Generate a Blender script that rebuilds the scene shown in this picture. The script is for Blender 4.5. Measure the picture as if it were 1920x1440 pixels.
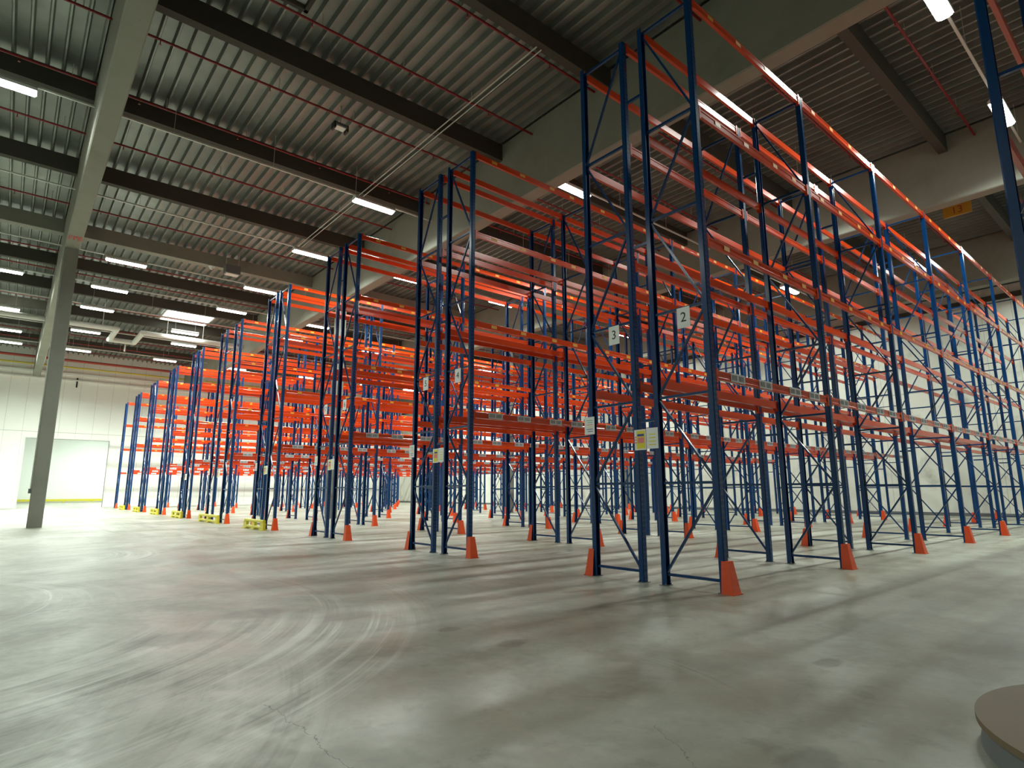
import bpy, math, random
from mathutils import Matrix, Vector
random.seed(7)
PI = math.pi
C = bpy.context.scene.collection
S = bpy.context.scene
for o in list(bpy.data.objects): bpy.data.objects.remove(o)

# ------------------------------------------------------------------ camera
F_PX, YAW, PITCH, ROLL, CAM_H = 1108.65, 0.8683, 0.1791, -0.0029, 1.2836
fw = Vector((math.cos(PITCH)*math.cos(YAW), math.cos(PITCH)*math.sin(YAW), math.sin(PITCH)))
rt = Vector((math.sin(YAW), -math.cos(YAW), 0)); up = rt.cross(fw)
rt, up = math.cos(ROLL)*rt+math.sin(ROLL)*up, -math.sin(ROLL)*rt+math.cos(ROLL)*up
cam = bpy.data.cameras.new('camera'); camo = bpy.data.objects.new('camera', cam); C.objects.link(camo)
cam.sensor_fit = 'HORIZONTAL'; cam.sensor_width = 36.0; cam.lens = F_PX/1920*36.0
cam.clip_start = .05; cam.clip_end = 300
m = Matrix((rt, up, -fw)).transposed().to_4x4(); m.translation = (0, 0, CAM_H)
camo.matrix_world = m
S.camera = camo

# ------------------------------------------------------------------ world and exposure
w = bpy.data.worlds.new('world'); S.world = w; w.use_nodes = True
w.node_tree.nodes['Background'].inputs[0].default_value = (.55, .62, .6, 1)
w.node_tree.nodes['Background'].inputs[1].default_value = .005
S.view_settings.view_transform = 'Standard'; S.view_settings.look = 'None'
S.view_settings.exposure = 0.12; S.view_settings.gamma = 1
S.view_settings.use_curve_mapping = False
LAMP_W = 455.0        # watts of each lit strip lamp
TUBE_E = 26.0         # emission of a lit diffuser
LAMP_COL = (.91, 1.0, .92)

# lamp rows sit over the aisles; the lit lamps as (x, y)
LY = [2.6, 8.1, 13.6, 19.3, 25.4, 31.9, 36.8, 41.4, 47.9, 54.6]
# unseen lamps added left of view, to front-light the signs and near posts
ADDED_LAMPS = [(-8.2,14.9),(-8.2,5.4),(-8.2,36.0)]
LIT = [(14.4,2.6),(20.7,2.6),(32,2.6),(20.7,8.1),(14.4,13.6),(31.2,13.6),(-1.35,19.3),(9.5,19.3),(25.7,19.3),
       (9.5,25.4),(14.4,25.4),(20.7,25.4),(32,25.4),(3.2,31.9),(9.3,31.9),(20.7,31.9),(25.7,31.9),
       (-1.3,36.8),(3.1,36.8),(9.2,36.8),(14.4,36.8),(25.7,36.8),(3.0,41.4),(8.2,44.1),(14.4,41.4),(20.7,41.4),(32,41.4),
       (-1.3,44.6),(3.0,47.9),(8.9,47.9),(14.4,47.9),(25.7,47.9),(32,47.9),(-1.1,50.7),
       (-1.0,54.9),(3.1,54.8),(8.9,54.6),(14.4,54.6),(20.7,54.6),(25.7,54.6),(32,54.6)]

# ------------------------------------------------------------------ node helpers and materials
def mat(name, col, rough=.5, metal=0., spec=.5, coat=0., emit=None, es=0.):
    m = bpy.data.materials.new(name); m.use_nodes = True
    b = m.node_tree.nodes['Principled BSDF']
    b.inputs['Base Color'].default_value = (*col, 1); b.inputs['Roughness'].default_value = rough
    b.inputs['Metallic'].default_value = metal
    b.inputs['Specular IOR Level'].default_value = spec
    if coat: b.inputs['Coat Weight'].default_value = coat; b.inputs['Coat Roughness'].default_value = .08
    if emit: b.inputs['Emission Color'].default_value = (*emit, 1); b.inputs['Emission Strength'].default_value = es
    return m
class NT:
    def __init__(s, m): s.t = m.node_tree; s.b = s.t.nodes['Principled BSDF']
    def n(s, typ, **kw):
        n = s.t.nodes.new(typ)
        for k, v in kw.items(): setattr(n, k, v)
        return n
    def l(s, a, b): s.t.links.new(a, b)
    def val(s, x, sock):
        if isinstance(x, (int, float)): sock.default_value = x
        else: s.l(x, sock)
    def M(s, op, a, b=0., c=None, clamp=False):
        n = s.n('ShaderNodeMath', operation=op, use_clamp=clamp); s.val(a, n.inputs[0])
        if op not in ('ABSOLUTE','FRACT','SQRT','FLOOR'): s.val(b, n.inputs[1])
        if c is not None: s.val(c, n.inputs[2])
        return n.outputs[0]
    def ramp(s, x, a, b, lo=0., hi=1.):
        n = s.n('ShaderNodeMapRange'); n.interpolation_type = 'SMOOTHSTEP'
        s.val(x, n.inputs[0]); n.inputs[1].default_value = a; n.inputs[2].default_value = b
        n.inputs[3].default_value = lo; n.inputs[4].default_value = hi
        return n.outputs[0]
    def noise(s, vec, scale, detail=3., rough=.55, dist=0.):
        n = s.n('ShaderNodeTexNoise'); n.inputs['Scale'].default_value = scale; n.inputs['Detail'].default_value = detail
        n.inputs['Roughness'].default_value = rough; n.inputs['Distortion'].default_value = dist
        if vec is not None: s.l(vec, n.inputs['Vector'])
        return n.outputs['Fac']
    def mix(s, fac, a, b):
        n = s.n('ShaderNodeMix', data_type='RGBA'); s.val(fac, n.inputs[0])
        for x, i in ((a, 6), (b, 7)):
            if isinstance(x, tuple): n.inputs[i].default_value = (*x, 1)
            else: s.l(x, n.inputs[i])
        return n.outputs[2]
    def pos(s):
        g = s.n('ShaderNodeTexCoord'); return g.outputs['Object']
    def sep(s, v):
        n = s.n('ShaderNodeSeparateXYZ'); s.l(v, n.inputs[0]); return n.outputs
    def comb(s, x, y, z=0.):
        n = s.n('ShaderNodeCombineXYZ')
        for v, i in ((x,0),(y,1),(z,2)): s.val(v, n.inputs[i])
        return n.outputs[0]
    def bump(s, h, st=.2, d=.02):
        n = s.n('ShaderNodeBump'); n.inputs['Strength'].default_value = st; n.inputs['Distance'].default_value = d
        s.l(h, n.inputs['Height']); s.l(n.outputs[0], s.b.inputs['Normal'])

def floor_mat():
    m = mat('polished_concrete', (.3,.3,.26), .4, spec=.5); t = NT(m)
    P = t.pos(); x, y, z = t.sep(P)
    big = t.noise(P, .22, 4, .6, .6); mid = t.noise(P, 1.1, 5, .6, .4); fine = t.noise(P, 9, 5, .7)
    col = t.mix(t.ramp(big, .36, .64), (.26,.262,.20), (.435,.455,.385))
    col = t.mix(t.ramp(mid, .45, .8, 0, .35), col, (.15,.145,.115))
    col = t.mix(t.ramp(t.noise(P, 2.3, 3, .6), .56, .75, 0, .35), col, (.50,.52,.47))
    col = t.mix(t.ramp(fine, .3, .8, 0, .22), col, (.14,.14,.12))
    col = t.mix(t.ramp(t.noise(P, .55, 5, .68, .3), .47, .6, 0, .5), col, (.20,.19,.14))
    col = t.mix(t.ramp(t.noise(P, 3.8, 4, .7, .2), .55, .7, 0, .4), col, (.17,.165,.125))
    # swept tyre arcs: streaks that follow circles about a few turning centres
    def fan(cx, cy, r0, r1, freq, seed, dark, light, amt, a0=None, a1=None):
        nonlocal col
        dx = t.M('SUBTRACT', x, cx); dy = t.M('SUBTRACT', y, cy)
        r = t.M('SQRT', t.M('ADD', t.M('MULTIPLY', dx, dx), t.M('MULTIPLY', dy, dy)))
        a = t.M('ARCTAN2', dy, dx)
        n = t.noise(t.comb(t.M('MULTIPLY', r, freq), t.M('MULTIPLY', a, .9), seed), 1.0, 4, .7)
        band = t.M('MULTIPLY', t.ramp(r, r0, r0+.35), t.ramp(r, r1-.35, r1, 1, 0))
        if a0 is not None: band = t.M('MULTIPLY', band, t.M('MULTIPLY', t.ramp(a, a0, a0+.3), t.ramp(a, a1-.3, a1, 1, 0)))
        band = t.M('MULTIPLY', band, t.ramp(mid, .3, .6, .5, 1))
        col = t.mix(t.M('MULTIPLY', band, t.ramp(n, .52, .66, 0, amt)), col, dark)
        col = t.mix(t.M('MULTIPLY', band, t.ramp(n, .5, .36, 0, amt)), col, light)
    fan(-1.6, 8.4, 3.0, 5.9, 7.0, 1.3, (.12,.115,.085), (.52,.535,.48), .85, -1.9, -.3)
    fan(-1.6, 8.4, 4.55, 5.15, 16.0, 5.3, (.09,.085,.065), (.42,.43,.37), .85, -1.0, .6)
    fan(-2.3, 9.3, 2.2, 3.8, 5.0, 2.7, (.26,.26,.22), (.50,.52,.475), .5, -1.2, .9)
    fan(-6, 22, 6, 14, 2.2, 3.3, (.2,.2,.17), (.45,.465,.42), .4)
    fan(9.0, 12.5, 5.4, 8.5, 4.0, 4.1, (.15,.14,.12), (.40,.40,.35), .3, -3.1, -1.7)
    fan(1.9, 3.2, 1.9, 2.35, 22.0, 6.1, (.12,.11,.085), (.36,.365,.315), .85, -.75, .2)
    fan(-1.6, 8.4, 5.5, 6.1, 18.0, 8.3, (.10,.095,.07), (.40,.41,.35), .7, -.8, .5)
    fan(-2.6, 9.8, 2.9, 3.5, 9.0, 9.7, (.30,.3,.26), (.62,.65,.6), .8, -1.0, .7)
    fan(-.5, 15.5, 2.2, 3.4, 8.0, 11.7, (.2,.2,.17), (.55,.57,.52), .7, -1.4, .3)
    fan(-3.0, 6.0, 3.4, 5.4, 5.0, 12.9, (.15,.145,.11), (.50,.52,.46), .45, -1.2, -.1)
    # straight wheel lanes along the front aisle
    ln = t.noise(t.comb(t.M('MULTIPLY', x, 2.6), t.M('MULTIPLY', y, .12), 7.), 1., 4, .6)
    lane = t.M('MULTIPLY', t.ramp(x, 1.5, 2.5), t.ramp(x, 6.0, 6.8, 1, 0))
    lane = t.M('MULTIPLY', lane, t.ramp(y, 6, 10))
    col = t.mix(t.M('MULTIPLY', lane, t.ramp(ln, .5, .66, 0, .45)), col, (.16,.15,.125))
    ln2 = t.noise(t.comb(t.M('MULTIPLY', x, .1), t.M('MULTIPLY', y, 2.4), 9.), 1., 4, .6)
    lane2 = t.M('MULTIPLY', t.ramp(y, 3.7, 3.1), t.ramp(x, 4.4, 6.4))
    col = t.mix(t.M('MULTIPLY', lane2, t.ramp(ln2, .42, .62, .25, .6)), col, (.16,.16,.135))
    # sawn joints on a 6 m grid and one branching crack
    wob = t.M('MULTIPLY', t.M('SUBTRACT', t.noise(P, 3.0, 4, .7), .5), .22)
    def joint(c, off):
        nonlocal col
        f = t.M('ABSOLUTE', t.M('SUBTRACT', t.M('FRACT', t.M('DIVIDE', t.M('ADD', c, off), 9.1)), .5))
        col = t.mix(t.ramp(f, .0015, .0008, 0, .7), col, (.07,.07,.06))
    joint(y, 5.1)
    def crack(ax, ay, bx, by, wd=.006):
        nonlocal col
        L = math.hypot(bx-ax, by-ay); ux, uy = (bx-ax)/L, (by-ay)/L
        dx = t.M('SUBTRACT', x, ax); dy = t.M('SUBTRACT', y, ay)
        s = t.M('ADD', t.M('MULTIPLY', dx, ux), t.M('MULTIPLY', dy, uy))
        d = t.M('ADD', t.M('SUBTRACT', t.M('MULTIPLY', dy, ux), t.M('MULTIPLY', dx, uy)), wob)
        k = t.M('MULTIPLY', t.ramp(t.M('ABSOLUTE', d), wd, wd*.4), t.M('MULTIPLY', t.ramp(s, 0, .05), t.ramp(s, L-.05, L, 1, 0)))
        col = t.mix(t.M('MULTIPLY', k, .75), col, (.05,.05,.04))
    crack(1.36, 4.0, 1.42, 3.3, .0035); crack(1.42, 3.35, 1.34, 2.6, .0035)
    crack(2.9, 2.25, 2.6, 1.7, .0025)
    # old stains
    for sx, sy, r in ((3.47,4.11,.2),(3.35,4.9,.16),(2.2,6.9,.5),(1.3,6.2,.5),(2.9,6.1,.4),(4.9,2.1,.16),(3.1,1.45,.25)):
        dx = t.M('SUBTRACT', x, sx); dy = t.M('MULTIPLY', t.M('SUBTRACT', y, sy), 1.5)
        d = t.M('ADD', t.M('SQRT', t.M('ADD', t.M('MULTIPLY', dx, dx), t.M('MULTIPLY', dy, dy))), wob)
        col = t.mix(t.ramp(d, r, r*.5, 0, .6), col, (.11,.105,.08))
    t.l(col, t.b.inputs['Base Color'])
    t.l(t.ramp(t.M('ADD', mid, t.M('MULTIPLY', fine, .4)), .45, .95, .28, .5), t.b.inputs['Roughness'])
    t.bump(fine, .06, .01)
    return m
def wall_mat(name, axis, base, dirt, pitch=1.2, zseam=6.35):
    m = mat(name, base, .45, spec=.35); t = NT(m); P = t.pos(); s = t.sep(P); h = s[0] if axis == 'x' else s[1]
    col = t.mix(t.ramp(t.noise(P, .5, 5, .65, .5), .5, .75, 0, dirt), base, (base[0]*.45, base[1]*.43, base[2]*.38))
    f = t.M('ABSOLUTE', t.M('SUBTRACT', t.M('FRACT', t.M('DIVIDE', h, pitch)), .5))
    col = t.mix(t.ramp(f, .012, .004, 0, .55), col, (.2,.21,.19))
    g = t.M('ABSOLUTE', t.M('SUBTRACT', s[2], zseam))
    col = t.mix(t.ramp(g, .03, .012, 0, .55), col, (.2,.21,.19))
    t.l(col, t.b.inputs['Base Color']); return m
def concrete_mat(name, base, var=.35):
    m = mat(name, base, .75, spec=.3); t = NT(m); P = t.pos()
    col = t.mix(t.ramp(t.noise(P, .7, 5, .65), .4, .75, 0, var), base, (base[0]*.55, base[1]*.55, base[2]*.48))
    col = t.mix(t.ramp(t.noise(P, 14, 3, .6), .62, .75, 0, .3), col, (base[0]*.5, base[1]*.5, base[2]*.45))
    t.l(col, t.b.inputs['Base Color']); t.bump(t.noise(P, 22, 3), .15, .01); return m
def upright_mat():
    m = mat('blue_perforated_paint', (.002,.040,.145), .18, spec=.38, coat=0.); t = NT(m); P = t.pos(); x, y, z = t.sep(P)
    f = t.M('ABSOLUTE', t.M('SUBTRACT', t.M('FRACT', t.M('DIVIDE', z, .075)), .5))
    row = t.ramp(t.M('ABSOLUTE', t.M('SUBTRACT', t.M('ABSOLUTE', x), .022)), .009, .006)
    k = t.M('MULTIPLY', t.ramp(f, .17, .13), row)
    geo = t.n('ShaderNodeNewGeometry'); nx, ny, nz = t.sep(geo.outputs['Normal'])
    k = t.M('MULTIPLY', k, t.ramp(t.M('ABSOLUTE', ny), .7, .9))
    col = t.mix(k, (.002,.040,.145), (.05,.09,.16))  # slots drawn as paler dots, light through the holes put into the colour
    t.l(col, t.b.inputs['Base Color']); return m
def deck_mat():
    m = mat('galvanised_deck', (.33,.35,.32), .38, metal=.35, spec=.5); t = NT(m); P = t.pos()
    col = t.mix(t.ramp(t.noise(P, .5, 3), .4, .7), (.19,.20,.18), (.27,.285,.255))
    t.l(col, t.b.inputs['Base Color']); return m

MF = floor_mat()
MWX = wall_mat('far_wall_panels', 'x', (.84,.86,.80), .06)
MWY = wall_mat('right_wall_panels', 'y', (.70,.71,.63), .8)
MCON = concrete_mat('girder_concrete', (.26,.26,.215))
MCOL = concrete_mat('column_concrete', (.23,.235,.2))
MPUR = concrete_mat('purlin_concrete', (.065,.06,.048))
MDECK = deck_mat()
MBLUE = upright_mat()
MBL = mat('blue_brace_paint', (.002,.037,.13), .2, spec=.38, coat=0.)
MOR = mat('orange_beam_paint', (.63,.052,.005), .19, spec=.45, coat=.08)
MGUARD = mat('orange_guard_plastic', (.74,.075,.01), .4)
MYEL = mat('yellow_sticker', (.72,.33,.02), .5)
MLAB = mat('grey_location_label', (.68,.70,.72), .4)
MINK = mat('black_print', (.02,.02,.02), .6)
MPAPER = mat('white_paper', (.90,.91,.92), .5)
MNY = mat('yellow_print', (.85,.75,.05), .5)
MNP = mat('pink_print', (.85,.25,.25), .5)
MNB = mat('navy_print', (.05,.07,.3), .5)
MNG = mat('green_print', (.15,.6,.3), .5)
MPIPE = mat('red_pipe_paint', (.22,.01,.012), .4)
MGAS = mat('yellow_pipe_paint', (.62,.50,.05), .4)
MWHITE = mat('white_metal', (.75,.77,.73), .35)
MRAIL = mat('pale_rail_metal', (.55,.56,.5), .4)
MLAG = mat('pale_pipe_lagging', (.55,.55,.5), .6)
MSTEEL = mat('grey_steel', (.18,.19,.19), .4, metal=.7)
MBLACK = mat('black_rubber', (.015,.015,.015), .6)
MBUMP = mat('yellow_barrier_paint', (.68,.60,.03), .4)
MBROWN = mat('brown_turntable_deck', (.16,.115,.065), .7)
MGREY = mat('dark_grey_paint', (.12,.13,.13), .55)
MREDS = mat('red_sign_paint', (.45,.05,.04), .5)
MORS = mat('amber_sign', (.6,.33,.03), .5)
MTUBE = mat('lit_diffuser', (.9,.95,.9), .4, emit=LAMP_COL, es=TUBE_E)

# ------------------------------------------------------------------ mesh helpers
class MB:
    def __init__(s): s.v = []; s.f = []; s.mi = []; s.ms = []
    def idx(s, m):
        if m not in s.ms: s.ms.append(m)
        return s.ms.index(m)
    def add(s, vs, fs, m):
        o = len(s.v); s.v += [tuple(v) for v in vs]; i = s.idx(m)
        for f in fs: s.f.append([a+o for a in f]); s.mi.append(i)
    def box(s, x0, x1, y0, y1, z0, z1, m):
        s.add([(x0,y0,z0),(x1,y0,z0),(x1,y1,z0),(x0,y1,z0),(x0,y0,z1),(x1,y0,z1),(x1,y1,z1),(x0,y1,z1)],
              [(3,2,1,0),(4,5,6,7),(0,1,5,4),(1,2,6,5),(2,3,7,6),(3,0,4,7)], m)
    def cbox(s, x0, x1, y0, y1, z0, z1, m, c=.01):   # box with chamfered vertical and long edges (profile in x/z run along y or so)
        s.prism([(x0+c,z0),(x1-c,z0),(x1,z0+c),(x1,z1-c),(x1-c,z1),(x0+c,z1),(x0,z1-c),(x0,z0+c)], y0, y1, m)
    def prism(s, prof, a, b, m, axis='y'):
        n = len(prof)
        mk = {'y': lambda p, t: (p[0], t, p[1]), 'x': lambda p, t: (t, p[0], p[1]), 'z': lambda p, t: (p[0], p[1], t)}[axis]
        vs = [mk(p, a) for p in prof]+[mk(p, b) for p in prof]
        fs = [[i, (i+1) % n, n+(i+1) % n, n+i] for i in range(n)]+[list(range(n))[::-1], [n+i for i in range(n)]]
        s.add(vs, fs, m)
    def bar(s, p, q, wd, ht, m, upv=(0,0,1)):        # rectangular bar between two points
        p, q = Vector(p), Vector(q); d = (q-p).normalized(); u = Vector(upv)
        if abs(d.dot(u)) > .98: u = Vector((1,0,0))
        a = d.cross(u).normalized(); b = a.cross(d).normalized()
        c = [(-1,-1),(1,-1),(1,1),(-1,1)]
        s.add([p+a*i*wd/2+b*j*ht/2 for i, j in c]+[q+a*i*wd/2+b*j*ht/2 for i, j in c],
              [(3,2,1,0),(4,5,6,7),(0,1,5,4),(1,2,6,5),(2,3,7,6),(3,0,4,7)], m)
    def tube(s, pts, r, m, n=10):
        pts = [Vector(p) for p in pts]; rings = []
        for i, p in enumerate(pts):
            d = ((pts[min(i+1, len(pts)-1)]-p).normalized()+(p-pts[max(i-1, 0)]).normalized()) if 0 < i < len(pts)-1 else (pts[1]-pts[0] if i == 0 else pts[-1]-pts[-2])
            d.normalize(); u = Vector((0,0,1)) if abs(d.z) < .9 else Vector((1,0,0))
            a = d.cross(u).normalized(); b = a.cross(d).normalized()
            sc = 1.0
            if 0 < i < len(pts)-1: sc = 1/max(.5, abs(d.dot((pts[i+1]-p).normalized())))
            rings.append([p+(a*math.cos(2*PI*k/n)*sc+b*math.sin(2*PI*k/n))*r for k in range(n)])
        vs = [v for rg in rings for v in rg]; fs = []
        for i in range(len(rings)-1):
            for k in range(n): fs.append((i*n+k, i*n+(k+1) % n, (i+1)*n+(k+1) % n, (i+1)*n+k))
        fs.append(tuple(range(n))[::-1]); fs.append(tuple((len(rings)-1)*n+k for k in range(n)))
        s.add(vs, fs, m)
    def disc(s, cx, cy, z0, z1, r0, r1, m, n=64):
        vs = [(cx+r0*math.cos(2*PI*k/n), cy+r0*math.sin(2*PI*k/n), z0) for k in range(n)]+[(cx+r1*math.cos(2*PI*k/n), cy+r1*math.sin(2*PI*k/n), z1) for k in range(n)]
        s.add(vs, [(k, (k+1) % n, n+(k+1) % n, n+k) for k in range(n)]+[tuple(range(n))[::-1], tuple(n+k for k in range(n))], m)
    def mesh(s, name):
        me = bpy.data.meshes.new(name); me.from_pydata(s.v, [], s.f)
        for m in s.ms: me.materials.append(m)
        me.polygons.foreach_set('material_index', s.mi); me.update(); return me
def link(name, data, parent=None, loc=(0,0,0), rz=0.):
    o = bpy.data.objects.new(name, data); C.objects.link(o); o.location = loc; o.rotation_euler = (0, 0, rz)
    if parent: o.parent = parent
    return o
def tag(o, label, cat, group=None):
    o['label'] = label; o['category'] = cat
    if group: o['group'] = group
    return o
def struct(name, b):
    o = link(name, b.mesh(name)); o['kind'] = 'structure'; return o
def text_mesh(txt, size, m):
    cu = bpy.data.curves.new('lettering', 'FONT'); cu.body = txt; cu.size = size; cu.align_x = 'CENTER'; cu.align_y = 'CENTER'; cu.extrude = .0006
    o = bpy.data.objects.new('lettering', cu); C.objects.link(o)
    me = bpy.data.meshes.new_from_object(o.evaluated_get(bpy.context.evaluated_depsgraph_get()))
    bpy.data.objects.remove(o); me.materials.clear(); me.materials.append(m); return me
ORD = ['first','second','third','fourth','fifth','sixth','seventh','eighth','ninth','tenth','eleventh','twelfth',
       'thirteenth','fourteenth','fifteenth','sixteenth','seventeenth','eighteenth','nineteenth','twentieth']

# ------------------------------------------------------------------ the hall
XR, YF, XL, YN, ZD = 36.4, 64.0, -12.0, -9.0, 13.3
b = MB(); b.box(XL-1, 45, YN-1, 100, -.3, 0, MF); struct('floor', b)
b = MB(); b.box(XR, XR+.25, YN, YF, 0, 14.2, MWY); struct('wall_right', b)
DX0, DX1, DH = .9, 6.75, 5.8
b = MB()
b.box(XL, DX0, YF, YF+.3, 0, 14.2, MWX); b.box(DX1, XR, YF, YF+.3, 0, 14.2, MWX); b.box(DX0, DX1, YF, YF+.3, DH, 14.2, MWX)
struct('wall_far', b)
b = MB(); b.box(XL-.25, XL, YN, YF, 0, 14.2, MWY); struct('wall_left', b)
b = MB(); b.box(XL, XR, YN-.25, YN, 0, 14.2, MWX); struct('wall_near', b)
# adjoining bright bay seen through the open doorway
MBAY = mat('bay_white_panel', (.84,.87,.84), .4)
b = MB(); b.box(-4, 16, 97.5, 97.8, 0, 9, MBAY); struct('wall_bay_far', b)
b = MB(); b.box(-4.2, -4, YF+.3, 97.5, 0, 9, MBAY); struct('wall_bay_left', b)
b = MB(); b.box(16, 16.2, YF+.3, 97.5, 0, 9, MBAY); struct('wall_bay_right', b)
b = MB(); b.box(-4.2, 16.2, YF+.3, 97.8, 9, 9.2, MBAY); struct('ceiling_bay', b)
b = MB(); b.box(DX0-.12, DX0, YF-.04, YF+.34, 0, DH, MWHITE); b.box(DX1, DX1+.12, YF-.04, YF+.34, 0, DH, MWHITE); b.box(DX0-.12, DX1+.12, YF-.04, YF+.34, DH, DH+.12, MWHITE)
struct('trim_1', b)
# skirting
b = MB(); b.box(XR-.05, XR, YN, YF, 0, .16, MGREY); struct('baseboard_right', b)
b = MB(); b.box(DX1+.14, XR-.05, YF-.03, YF, 0, .12, MWHITE); struct('baseboard_far', b)

# corrugated roof deck: ribs run across the rack rows
b = MB(); P_ = .375; prof = []
x = XL
while x < XR:
    prof += [(x, ZD+.17), (x+.262, ZD+.17), (x+.298, ZD), (x+.339, ZD)]
    x += P_
    prof.append((x-.0005, ZD+.15)) if False else None
prof = [p for p in prof if p[0] <= XR]
n = len(prof); y0, y1 = YN, YF
b.add([(p[0], y0, p[1]) for p in prof]+[(p[0], y1, p[1]) for p in prof], [(i, i+1, n+i+1, n+i) for i in range(n-1)], MDECK)
b.box(XL, XR, y0, y1, ZD+.3, ZD+.5, MDECK)
ceil = struct('ceiling', b)

# concrete girders, columns, purlins, tie beams
GX = [1.0, 12.3, 23.6, 34.9]; GZ = 10.9
GN = ['left girder over the concrete column', 'second girder from the left crossing above the racks', 'third girder from the left above the racks', 'last girder beside the right wall']
for x, nm in zip(GX, GN):
    b = MB(); c = .03
    b.prism([(x-.25+c,GZ),(x+.25-c,GZ),(x+.25,GZ+c),(x+.25,ZD-.01),(x-.25,ZD-.01),(x-.25,GZ+c)], YN+.02, YF-.85, MCON)
    tag(link('concrete_girder', b.mesh('concrete_girder')), 'grey concrete roof ' + nm, 'girder', 'roof girders')
CY = 28.6
for i, (x, d) in enumerate(((1.0, 'free-standing grey concrete column at the left of the hall'), (12.3, 'concrete column inside the racks, left one of two'),
               (23.6, 'concrete column inside the racks, right one of two'), (34.9, 'concrete column by the right wall behind the racks'))):
    wd = .225; y = CY if i == 0 else 28.25; b = MB()
    b.prism([(x-wd+.02,y-wd),(x+wd-.02,y-wd),(x+wd,y-wd+.02),(x+wd,y+wd-.02),(x+wd-.02,y+wd),(x-wd+.02,y+wd),(x-wd,y+wd-.02),(x-wd,y-wd+.02)], 0, GZ, MCOL, 'z')
    o = tag(link('concrete_column', b.mesh('concrete_column')), d, 'column', 'concrete columns')
    if i == 0:
        q = MB(); q.tube([(x-wd-.03,y-.1,1.4),(x-wd-.03,y-.1,GZ)], .022, MRAIL, 8); link('conduit', q.mesh('conduit'), o)
        q = MB(); q.box(x-wd-.09,x-wd-.0,y-.17,y-.03,1.25,1.42,MGREY); link('junction_box', q.mesh('junction_box'), o)
PY = [-6.0, -.7, 4.6, 9.9, 14.85, 20.1, 25.45, 32.0, 36.9, 41.6, 46.9, 52.2, 57.6]
BAYS = [(XL, GX[0]-.25, 'left bay'), (GX[0]+.25, GX[1]-.25, 'second bay from the left'), (GX[1]+.25, GX[2]-.25, 'third bay over the racks'), (GX[2]+.25, GX[3]-.25, 'last bay by the right wall')]
for bi, (x0, x1, bn) in enumerate(BAYS):
    for k, y in enumerate(PY):
        if y < 0 : continue
        if y < 4 and bi < 2: continue
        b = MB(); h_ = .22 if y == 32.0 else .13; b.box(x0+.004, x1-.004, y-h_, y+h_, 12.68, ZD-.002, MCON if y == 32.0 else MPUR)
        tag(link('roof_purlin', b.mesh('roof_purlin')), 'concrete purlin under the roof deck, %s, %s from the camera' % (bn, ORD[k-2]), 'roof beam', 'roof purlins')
b = MB(); b.box(2.2, 4.4, 11.0, 13.2, ZD+.02, ZD+.12, MWHITE); b.box(2.1, 2.2, 10.9, 13.3, ZD-.12, ZD+.12, MPUR); b.box(4.4, 4.5, 10.9, 13.3, ZD-.12, ZD+.12, MPUR)
b.box(2.1, 4.5, 10.9, 11.0, ZD-.12, ZD+.12, MPUR); b.box(2.1, 4.5, 13.2, 13.3, ZD-.12, ZD+.12, MPUR)
tag(link('roof_hatch', b.mesh('roof_hatch')), 'framed square smoke hatch in the roof near the left girder', 'roof hatch')

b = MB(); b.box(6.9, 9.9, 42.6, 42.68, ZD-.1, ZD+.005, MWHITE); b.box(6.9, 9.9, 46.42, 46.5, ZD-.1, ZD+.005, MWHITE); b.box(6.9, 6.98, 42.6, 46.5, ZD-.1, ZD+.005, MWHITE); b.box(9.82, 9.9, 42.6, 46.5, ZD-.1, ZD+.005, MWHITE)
b.box(6.98, 9.82, 42.68, 46.42, ZD-.05, ZD-.03, mat('glowing_roof_pane', (.9,.95,.95), .4, emit=(.9,1,.97), es=3.0))  # framed pane with its own glow, put in for a bright patch of roof
struct('roof_glow_1', b)

# red sprinkler pipes along the bays, with drop heads
q = MB(); q.tube([(0,0,12.9),(0,0,12.78)], .012, MPIPE, 6); q.disc(0, 0, 12.77, 12.782, .03, .03, MPIPE, 10); ME_SH = q.mesh('sprinkler_head')
q = MB(); q.box(-.01, .01, -.004, .004, 12.95, ZD, MRAIL); ME_PH = q.mesh('pipe_hanger')
ME_SP = {}
for x0, x1, _ in BAYS:
    q = MB(); q.tube([(x0+.006, 0, 12.92), (x1-.006, 0, 12.92)], .035, MPIPE, 10); ME_SP[x0] = q.mesh('pipe')
k = 0; y = 3.7
while y < 62:
    if min(abs(y-p) for p in PY) > .2 :
        yy = y
    else: yy = y+.4
    o = link('sprinkler_line', None)
    for x0, x1, _ in BAYS: link('pipe', ME_SP[x0], o, (0, yy, 0))
    tag(o, 'thin red sprinkler pipe under the roof, %s row from the camera' % ORD[k], 'pipe', 'sprinkler pipes')
    for j in range(14):
        if min(abs(-1.0+2.8*j-gx) for gx in GX) > .4: link('sprinkler_head', ME_SH, o, (-1.0+2.8*j, yy, 0))
    for j in range(16):
        if min(abs(-2.2+2.35*j-gx) for gx in GX) > .4: link('pipe_hanger', ME_PH, o, (-2.2+2.35*j, yy, 0))
    y += 3.15; k += 1

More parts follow.
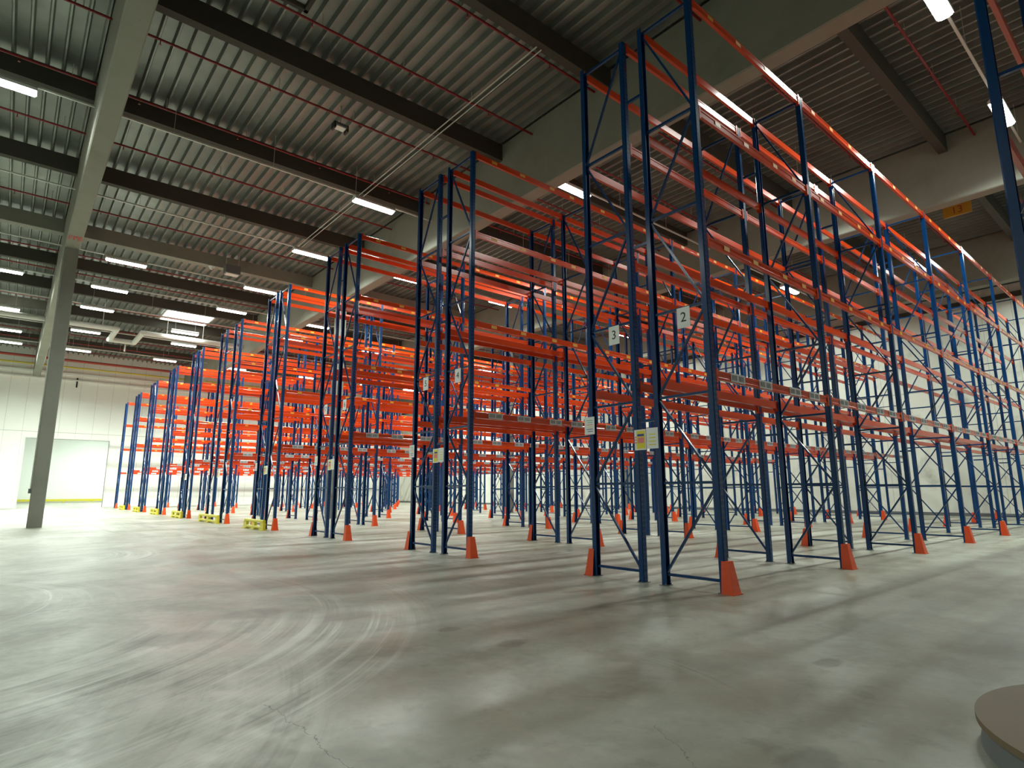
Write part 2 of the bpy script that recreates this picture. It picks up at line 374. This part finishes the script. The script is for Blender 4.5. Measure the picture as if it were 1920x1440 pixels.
# lighting rails and strip lamps over the aisles
lrail_seen = {}
for li, y in enumerate(LY):
    for bi, (x0, x1, bn) in enumerate(BAYS):
        if li < 3 and bi < 2: continue
        b = MB(); b.box(x0, x1, y-.03, y+.03, 12.1, 12.15, MRAIL)
        j = x0+1.5
        while j < x1:
            b.box(j-.006, j+.006, y-.006, y+.006, 12.15, ZD+.0, MRAIL); j += 3.0
        tag(link('lighting_rail', b.mesh('lighting_rail')), 'thin white lighting rail, %s, %s aisle from the camera' % (bn, ORD[li]), 'lighting rail', 'lighting rails')
lh = MB(); lh.prism([(-.07,.14),(.07,.14),(.17,.05),(.17,-.03),(-.17,-.03),(-.17,.05)], -.82, .82, MWHITE, 'x'); lh = lh.mesh('lamp_housing')
lt = MB(); lt.prism([(-.155,-.02),(.155,-.02),(.14,-.07),(.07,-.10),(-.07,-.10),(-.14,-.07)], -.79, .79, MTUBE, 'x'); lt = lt.mesh('diffuser')
q = MB(); q.box(-.006, .006, -.006, .006, .14, ZD-11.963, MRAIL); ME_DW = q.mesh('drop_wire')
for i, (x, y) in enumerate(LIT+ADDED_LAMPS):
    ri = min(range(len(LY)), key=lambda q: abs(LY[q]-y)); bi = 0 if x < 1 else 1 if x < 12.3 else 2 if x < 23.6 else 3
    back = i >= len(LIT)  # true for the added lamps out of view
    o = link('strip_lamp', lh, None, (x, y, 11.96))
    link('diffuser', lt, o, (0, 0, 0))
    side = 'left' if (x-BAYS[bi][0])/(BAYS[bi][1]-BAYS[bi][0]) < .5 else 'right'
    tag(o, 'lit strip lamp, %s, %s end, %s aisle%s' % (BAYS[bi][2], side, ORD[ri], '' if abs(y-LY[ri]) < 1 else ', off the rail'), 'lamp', 'strip lamps')
    if abs(y-LY[ri]) > .02 or back:      # fixtures hung off the rail line get their own drop wires
        for sx in (-.6, .6): link('drop_wire', ME_DW, o, (sx, 0, 0))
    L = bpy.data.lights.new('strip_lamp_light', 'AREA'); L.shape = 'RECTANGLE'; L.size = 1.55; L.size_y = .2
    L.energy = LAMP_W*(.8 if back else 1.6 if y > 53 else 1.35 if x > 30 or y > 46 else 1); L.color = LAMP_COL; L.spread = math.radians(152)
    lo = link('strip_lamp_light', L, o, (0, 0, -.115))
# lamps of the adjoining bay
for x, y in ((3, 80), (9, 90), (3, 72), (11, 82)):
    o = link('strip_lamp', lh, None, (x, y, 8.84)); link('diffuser', lt, o)
    tag(o, 'strip lamp on the ceiling of the bright bay beyond the doorway', 'lamp', 'bay lamps')
    L = bpy.data.lights.new('bay_light', 'AREA'); L.shape = 'RECTANGLE'; L.size = 1.55; L.size_y = .2; L.energy = 900; L.color = LAMP_COL
    link('bay_light', L, o, (0, 0, -.115))

# ------------------------------------------------------------------ pallet racking
X0, BP, DEP, TOP = 7.12, 3.7, .892, 8.71
NZ = [.15, 1.39, 2.6, 3.85, 5.35, 6.84, 8.62]
LV = [2.83, 4.77, 6.78, 8.64]
NF = 8
def upright_profile(sx):
    # open channel: slotted face on the aisle side (-y), chamfered corners, mouth towards +y
    h, d, t_ = .05, .042, .006
    return [(-h+.012,-d),(h-.012,-d),(h,-d+.014),(h,d),(h-.014,d),(h-.014,d-t_),(h-t_,d-t_),(h-t_,-d+.018),(h-.018,-d+t_),
            (-h+.018,-d+t_),(-h+t_,-d+.018),(-h+t_,d-t_),(-h+.014,d-t_),(-h+.014,d),(-h,d),(-h,-d+.014)]
def flipy(pr): return [(p[0], -p[1]) for p in pr][::-1]
def frame_uprights(b):
    b.prism(upright_profile(1), .008, TOP, MBLUE, 'z')
    b.prism([(p[0], p[1]+DEP) for p in flipy(upright_profile(1))], .008, TOP, MBLUE, 'z')
    for y in (0, DEP):
        b.box(-.07, .07, y-.065, y+.065, 0, .008, MSTEEL)
        for sx in (-.06, .06): b.box(sx-.008, sx+.008, y-.045, y-.03, .008, .03, MSTEEL)
fu = MB(); frame_uprights(fu); ME_FR = fu.mesh('upright_frame')
hb = MB(); hb.box(-.02, .02, .03, DEP-.03, -.018, .018, MBL); ME_HB = hb.mesh('horizontal_brace')
ME_DB = []
for k in range(6):
    ya, yb = (DEP-.03, .03) if k % 2 == 0 else (.03, DEP-.03)
    q = MB(); q.bar((.004, ya, NZ[k]+.03), (.004, yb, NZ[k+1]-.04), .028, .034, MBL, (1,0,0)); ME_DB.append(q.mesh('diagonal_brace'))
ff = MB(); frame_uprights(ff)
for z in NZ: ff.box(-.02, .02, .03, DEP-.03, z-.018, z+.018, MBL)
for k in range(6):
    ya, yb = (DEP-.03, .03) if k % 2 == 0 else (.03, DEP-.03)
    ff.bar((.004, ya, NZ[k]+.03), (.004, yb, NZ[k+1]-.04), .028, .034, MBL, (1,0,0))
ME_FULL = ff.mesh('upright_frame')
BL = BP/2-.052
def beam_mesh(stick=(), labels=()):
    b = MB(); h, d, g = .065, .05, .006
    # front face at y = -d/2; two shallow rolled grooves along the face
    pr = [(-d/2,-h),(d/2,-h),(d/2,h),(-d/2+.012,h),(-d/2,h-.008),(-d/2,.034),(-d/2+g,.026),(-d/2+g,-.026),(-d/2,-.034)]
    b.prism(pr, -BL, BL, MOR, 'x')
    for s in (-1, 1):
        b.box(min(s*BL,s*(BL+.004)), max(s*BL,s*(BL+.004)), -.03, .03, -.11, .09, MOR)
        b.box(min(s*(BL-.045),s*BL), max(s*(BL-.045),s*BL), -.034, -.028, -.11, .09, MOR)
    for x in stick: b.box(x-.075, x+.075, -d/2-.0015, -d/2+.003, -.035, .035, MYEL)
    for x in labels:
        b.box(x-.19, x+.19, -d/2-.003, -d/2+.003, -.05, .07, MLAB)
        for k in range(2):
            for j in range(7):
                xx = x-.16+k*.18+j*.02; b.box(xx, xx+.009, -d/2-.0045, -d/2-.002, -.02 if k else -.03, .045, MGREY)
    return b.mesh('beam')
SX = (-1.27, -.42, .55, 1.25); LX = (-1.22, -.42, .55, 1.25)
ME_BP = beam_mesh(); ME_BS = beam_mesh(stick=SX); ME_BLAB = beam_mesh(labels=LX)
lb = MB(); lb.box(-.19, .19, -.029, -.022, -.055, .07, MLAB)
for k in range(2):
    for j in range(7):
        xx = -.165+k*.18+j*.021; lb.box(xx, xx+.010, -.0305, -.028, -.03, .045, MGREY)
ME_LAB = lb.mesh('location_label')
sp = MB(); sp.box(-.02, .02, -.5, .5, -.02, .02, MBL)
def rack(yo, rot, label, near, lab=True, nf=NF, i0=0):
    r = link('pallet_rack', None, None, (X0, yo, 0), PI if rot else 0)
    r.empty_display_size = .3
    tag(r, label, 'pallet rack', 'rows of pallet racking')
    sg = -1 if rot else 1
    for i in range(i0, nf):
        fx = sg*BP*i
        if near:
            f = link('upright_frame', ME_FR, r, (fx, 0, 0))
            for z in NZ: link('horizontal_brace', ME_HB, f, (0, 0, z))
            for k in range(6): link('diagonal_brace', ME_DB[k], f)
        else: link('upright_frame', ME_FULL, r, (fx, 0, 0))
        if i < nf-1:
            for li, z in enumerate(LV):
                cx = sg*(BP*i+BP/2)
                me = ME_BS if li else (ME_BP if near and lab else ME_BLAB)
                # beams hang just outside the uprights' slotted faces
                f = link('beam', me, r, (cx, -.008, z))
                if li == 0 and near and lab:
                    for x in LX: link('location_label', ME_LAB, f, (x, 0, 0))
                link('beam', ME_BP, r, (cx, DEP+.008, z), PI)
    return r
# (outer y of near side, outer y of far side) of each double rack
G = [(4.24, 6.40), (9.72, 11.90), (15.28, 17.45), (20.9, 23.07), (26.6, 29.75), (33.25, 35.42), (39.25, 41.42), (45.5, 47.67), (51.85, 54.02)]
for g, (ya, yd) in enumerate(G):
    nd = ('nearest' if g == 0 else ORD[g]) + ' double rack'
    sgn = [('sign 2', 'sign 3'), ('sign 4', 'sign 5')][g] if g < 2 else None
    ra = rack(ya, False, 'blue and orange pallet rack, near half, %s%s' % (nd if g == 0 else nd+' from the camera', ', with '+sgn[0] if sgn else ''), g < 3)
    rd = rack(yd, True, 'blue and orange pallet rack, far half, %s%s' % (nd if g == 0 else nd+' from the camera', ', with '+sgn[1] if sgn else ''), g < 3)
    yi, yj = ya+DEP, yd-DEP
    q = MB(); q.box(-.02, .02, yi-ya+.04, yj-ya-.067, -.02, .02, MBL); me = q.mesh('row_spacer')
    for i in range(NF):
        for z in (2.3, 5.03, 7.56):
            link('row_spacer', me, ra, (BP*i, 0, z))
rack(58.3, False, 'single blue and orange pallet rack row against the far wall', False)
rack(.92, True, 'pallet rack row at the right edge, across the aisle from sign 2', True, nf=4)

# orange guards round the aisle-side posts
gb = MB()
def guard_shell(b, t_):
    B = (.095, -.165, .0); T = (.056, -.10, .40)
    hb_, ht = B[0], T[0]
    o = [(-hb_, .0, 0), (-hb_, B[1], 0), (hb_, B[1], 0), (hb_, .0, 0), (-ht, .0, .4), (-ht, T[1], .4), (ht, T[1], .4), (ht, .0, .4)]
    i_ = [(-hb_+t_, .0, 0), (-hb_+t_, B[1]+t_, 0), (hb_-t_, B[1]+t_, 0), (hb_-t_, .0, 0), (-ht+t_*.0+.001, .0, .4), (-ht+.001, T[1]+t_, .4), (ht-.001, T[1]+t_, .4), (ht-.001, .0, .4)]
    b.add(o+i_, [(0,4,5,1),(1,5,6,2),(2,6,7,3),(8,9,13,12),(9,10,14,13),(10,11,15,14),(4,12,13,5),(5,13,14,6),(6,14,15,7),(0,8,12,4),(3,7,15,11)], MGUARD)
    b.box(-hb_-.012, hb_+.012, B[1]-.012, B[1]+.004, 0, .012, MGUARD)
    b.box(-ht, ht, T[1], T[1]+.05, .396, .402, MGUARD)
guard_shell(gb, .006); ME_G = gb.mesh('column_guard')
for g, (ya, yd) in enumerate(G+[(58.3, None)]):
    gn = ('nearest double rack' if g == 0 else 'single rack at the far wall' if g == 9 else '%s double rack from the camera' % ORD[g])
    for side, y in (('near', ya), ('far', yd)):
        if y is None: continue
        for i in range(NF):
            o = link('column_guard', ME_G, None, (X0+BP*i, y, 0), 0 if side == 'near' else PI)
            tag(o, 'orange guard at %s post, %s side, %s' % (ORD[i] if i else 'front', side, gn), 'column guard', 'orange column guards')

# yellow rack-end barriers
for g, (ya, yd) in enumerate(G):
    if g < 3: continue
    o = link('rack_end_barrier', None, None, (X0-.28, 0, 0))
    y0, y1 = ya-.1+.28, yd+.05
    b = MB(); b.cbox(-.05, .05, y0, y1, .04, .13, MBUMP, .02); b.cbox(-.05, .05, y0, y1, .24, .34, MBUMP, .02); link('rail', b.mesh('rail'), o)
    for yy in (y0+.1, (y0+y1)/2, y1-.1):
        b = MB(); b.box(-.045, .045, yy-.16, yy+.16, 0, .24, MBUMP); b.box(-.1, .1, yy-.18, yy+.18, 0, .02, MBUMP); link('post', b.mesh('post'), o)
    tag(o, 'low yellow steel barrier at the front end of the %s double rack' % ORD[g], 'barrier', 'rack end barriers')

# hanging number sheets, paper slips and load notices at the rack ends
def sheet(w_, h_): b = MB(); b.box(-.002, .002, -w_/2, w_/2, -h_, 0, MPAPER); return b.mesh('sheet')
ME_A4 = sheet(.21, .30)
for n_, y, lab in (('2', 4.6, 'nearest double rack'), ('3', 5.87, 'nearest double rack'), ('4', 10.15, 'second double rack'), ('5', 11.42, 'second double rack'), ('6', 15.7, 'third double rack'), ('7', 17.0, 'third double rack')):
    o = link('number_sign', ME_A4, None, (X0-.035, y, 3.85))
    t = link('number', text_mesh(n_, .20, MINK), o, (-.004, 0, -.15)); t.rotation_euler = (PI/2, 0, -PI/2)
    tag(o, 'white paper sign with black %s hung at the end of the %s' % (n_, lab), 'sign', 'rack number signs')
def slip_mesh():
    b = MB(); b.box(-.003, .001, -.105, .105, -.28, 0, MPAPER)
    for k, m_ in enumerate((MNG, MNG, MNP, MNY, MNB, MNB)):
        b.box(-.0042, -.0028, -.07, .06-.02*(k % 2), -.06-.035*k, -.05-.035*k, m_)
    return b.mesh('paper_slip')
ME_SL = slip_mesh()
def notice_mesh():
    b = MB(); b.box(-.003, .001, .005, .21, -.30, 0, MPAPER); b.box(-.003, .001, -.21, -.005, -.29, .01, MPAPER)
    # left sheet (seen from the front): yellow with navy, pink and yellow panels; right sheet: white with yellow lines
    b.box(-.0045, -.0028, .02, .17, -.28, -.02, MNY); b.box(-.006, -.004, .035, .155, -.10, -.065, MNB)
    b.box(-.006, -.004, .035, .15, -.20, -.115, MNP)
    for k in range(3): b.box(-.006, -.004, .17, .2, -.12-.04*k, -.10-.04*k, MNP)
    for k in range(4): b.box(-.0045, -.0028, -.17, -.05, -.09-.05*k, -.075-.05*k, MNY)
    return b.mesh('load_notice')
ME_NO = notice_mesh()
for g, (ya, yd) in enumerate(G[:6]):
    gn = 'nearest double rack' if g == 0 else ORD[g]+' double rack'
    o = link('paper_slip', ME_SL, None, (X0-.055, yd+.02, 2.45 if g == 0 else 2.33))
    tag(o, 'white paper slip with coloured lines on far end post of the '+gn, 'paper', 'end post slips')
    o = link('load_notice', ME_NO, None, (X0-.055, (ya+yd)/2, 2.17 if g == 0 else 2.19))
    tag(o, 'yellow and pink load notice across the middle posts of the '+gn, 'notice', 'load notices')

# ------------------------------------------------------------------ services at roof level and on the walls
def pipe_thing(name, pts, r, m, label, cat, n=12):
    b = MB(); b.tube(pts, r, m, n); return tag(link(name, b.mesh(name)), label, cat)
lag = pipe_thing('lagged_pipe', [(1.27,44.5,11.6),(4.37,44.5,11.6),(4.37,47.9,11.6),(5.8,47.9,11.6),(5.8,44.5,11.6),(12.03,44.5,11.6)], .17, MLAG, 'pale lagged pipe with a square expansion loop under the roof at left', 'pipe', 16)
b = MB()
for x in (1.6, 3.6, 7.2, 9.4):
    b.box(x-.015, x+.015, 44.48, 44.52, 11.7, ZD, MWHITE)
link('pipe_hanger', b.mesh('pipe_hanger'), lag)
pipe_thing('lagged_pipe', [(-11.5,44.5,11.6),(.73,44.5,11.6)], .17, MLAG, 'pale lagged pipe under the roof left of the left girder', 'pipe', 16)
b = MB(); b.tube([(5.3,47.9,11.45),(5.3,47.9,10.9)], .05, MLAG, 8); link('drain_leg', b.mesh('drain_leg'), lag)
pipe_thing('main_pipe', [(XL,63.4,12.62),(XR,63.4,12.62)], .11, mat('red_main_paint', (.40,.05,.03), .35), 'thick red pipe along the top of the far wall', 'pipe')
pipe_thing('gas_pipe', [(XL,63.5,12.03),(XR,63.5,12.03)], .07, MGAS, 'yellow pipe along the far wall below the thick red pipe', 'pipe')
for z, d, nm in ((11.5, .16, 'upper'), (10.95, .12, 'lower')):
    b = MB(); b.cbox(XL, XR, YF-.12, YF, z-d/2, z+d/2, MWHITE, .01) if False else b.box(XL, XR, YF-.22, YF, z-d/2, z+d/2, MWHITE)
    tag(link('wall_rail', b.mesh('wall_rail')), 'white horizontal rail high on the far wall, the %s of two' % nm, 'wall rail')
pipe_thing('downpipe', [(3.85,63.85,10.35),(3.85,63.85,11.2)], .06, MBLACK, 'short black pipe stub high on the far wall, right of the column', 'pipe')
for dx, nm in ((0, 'left'), (.17, 'right')):
    pipe_thing('conduit', [(9.25+dx,9.9,12.62),(9.25+dx,27.9,12.62)], .018, MRAIL, 'thin conduit crossing under the purlins, the %s of a pair' % nm, 'conduit', 8)
pipe_thing('wall_duct', [(XR-.5,YN,11.2),(XR-.5,YF-1.2,11.2)], .16, MBLACK, 'dark pipe running along the top of the right wall', 'pipe')
b = MB(); b.box(XR-.12, XR, YN, YF-.2, 10.5, 10.75, MPUR)
tag(link('wall_rail', b.mesh('wall_rail')), 'grey horizontal rail high on the right wall below the dark pipe', 'wall rail')

def emergency(x, y, z, label):
    o = link('emergency_light', None, None, (x, y, z))
    b = MB(); b.box(-.19, .19, -.16, .16, 0, .09, MGREY); b.box(-.02,.02,-.02,.02,.09,ZD-z+.165, MRAIL); link('housing', b.mesh('housing'), o)
    b = MB(); b.box(-.15, .15, -.12, .12, -.02, 0, MWHITE); link('cover', b.mesh('cover'), o)
    for s in (-1, 1):
        b = MB(); b.box(s*.21-.03, s*.21+.03, -.12, .12, -.10, .12, MBLACK); link('bracket', b.mesh('bracket'), o)
    tag(o, label, 'emergency light')
emergency(6.89, 16.6, 12.7, 'small unlit emergency light under the roof deck, second bay')
o = link('unit_heater', None, None, (7.6, 31.0, 12.15))
b = MB(); b.box(-.35, .35, -.25, .25, .0, .42, MGREY); link('casing', b.mesh('casing'), o)
b = MB(); b.box(-.3, .3, -.2, .2, -.03, 0, MRAIL); link('grille', b.mesh('grille'), o)
b = MB(); b.box(-.3,-.28,-.01,.01,.42,1.15,MRAIL); b.box(.28,.3,-.01,.01,.42,1.15,MRAIL); link('hanger', b.mesh('hanger'), o)
tag(o, 'dark box unit with pale grille hung beside a deep purlin', 'heater')
b = MB(); b.disc(6.85, 31.95, 12.52, 12.681, .06, .15, MWHITE, 20)
tag(link('detector_dome', b.mesh('detector_dome')), 'small white dome on the underside of a deep purlin', 'detector')

# stencilled red marking on the underside of the left girder, ahead of the column
b = MB()
for k, (wd, hh) in enumerate(((.05,.3),(.03,.2),(.05,.3),(.06,.14),(.05,.3),(.05,.3))):
    xx = .79+k*.075; b.box(xx, xx+wd, 26.9, 26.9+hh*1.6, GZ-.004, GZ, MREDS)
tag(link('girder_marking', b.mesh('girder_marking')), 'red stencilled marking under the left girder just before the column', 'marking')
# amber hanging sign with digits
o = link('aisle_sign', None, None, (25.2, 4.8, 11.25)); b = MB(); b.box(-.015, .015, -.42, .42, -.2, .2, MORS); b.box(-.01, .01, -.3, -.28, .2, ZD-11.25+.01, MRAIL); b.box(-.01, .01, .28, .3, .2, ZD-11.25+.01, MRAIL); link('panel', b.mesh('panel'), o)
t = link('number', text_mesh('13', .36, MREDS), o, (-.018, 0, 0)); t.rotation_euler = (PI/2, 0, -PI/2)
tag(o, 'amber sign with 13 hanging below the third girder', 'sign')

# yellow kerb beyond the doorway
o = link('kerb_rail', None, None, (0, 97.0, 0))
b = MB(); b.cbox(-.1, .1, 0, 1, 0, .1, MBUMP) if False else b.box(-3.8, 15.8, -.12, .12, .16, .42, MBUMP); link('rail', b.mesh('rail'), o)
b = MB()
for x in range(-3, 16, 3): b.box(x-.1, x+.1, -.1, .1, 0, .16, MBUMP)
link('foot', b.mesh('foot'), o)
tag(o, 'low yellow guard rail at the back of the bright bay beyond the doorway', 'guard rail')

# pallet wrapping turntable at the lower right
o = link('wrapping_turntable', None, None, (4.27, 0, 0))
b = MB(); b.disc(0, 0, 0, .10, 1.02, 1.0, MGREY, 96); link('base', b.mesh('base'), o)
b = MB(); b.disc(0, 0, .10, .118, .97, .97, MBLACK, 96); link('gap_ring', b.mesh('gap_ring'), o)
b = MB(); b.disc(0, 0, .118, .15, 1.03, 1.03, MBROWN, 96); link('disc', b.mesh('disc'), o)
b = MB(); b.prism([(-1.75,0),(-.9,0),(-.9,.1),(-1.0,.1)], -.62, .62, MGREY, 'y'); b.box(-1.76,-1.73,-.64,.64,0,.012,MBLACK); link('ramp', b.mesh('ramp'), o)
tag(o, 'round brown-topped turntable with grey base cut off at lower right', 'turntable')
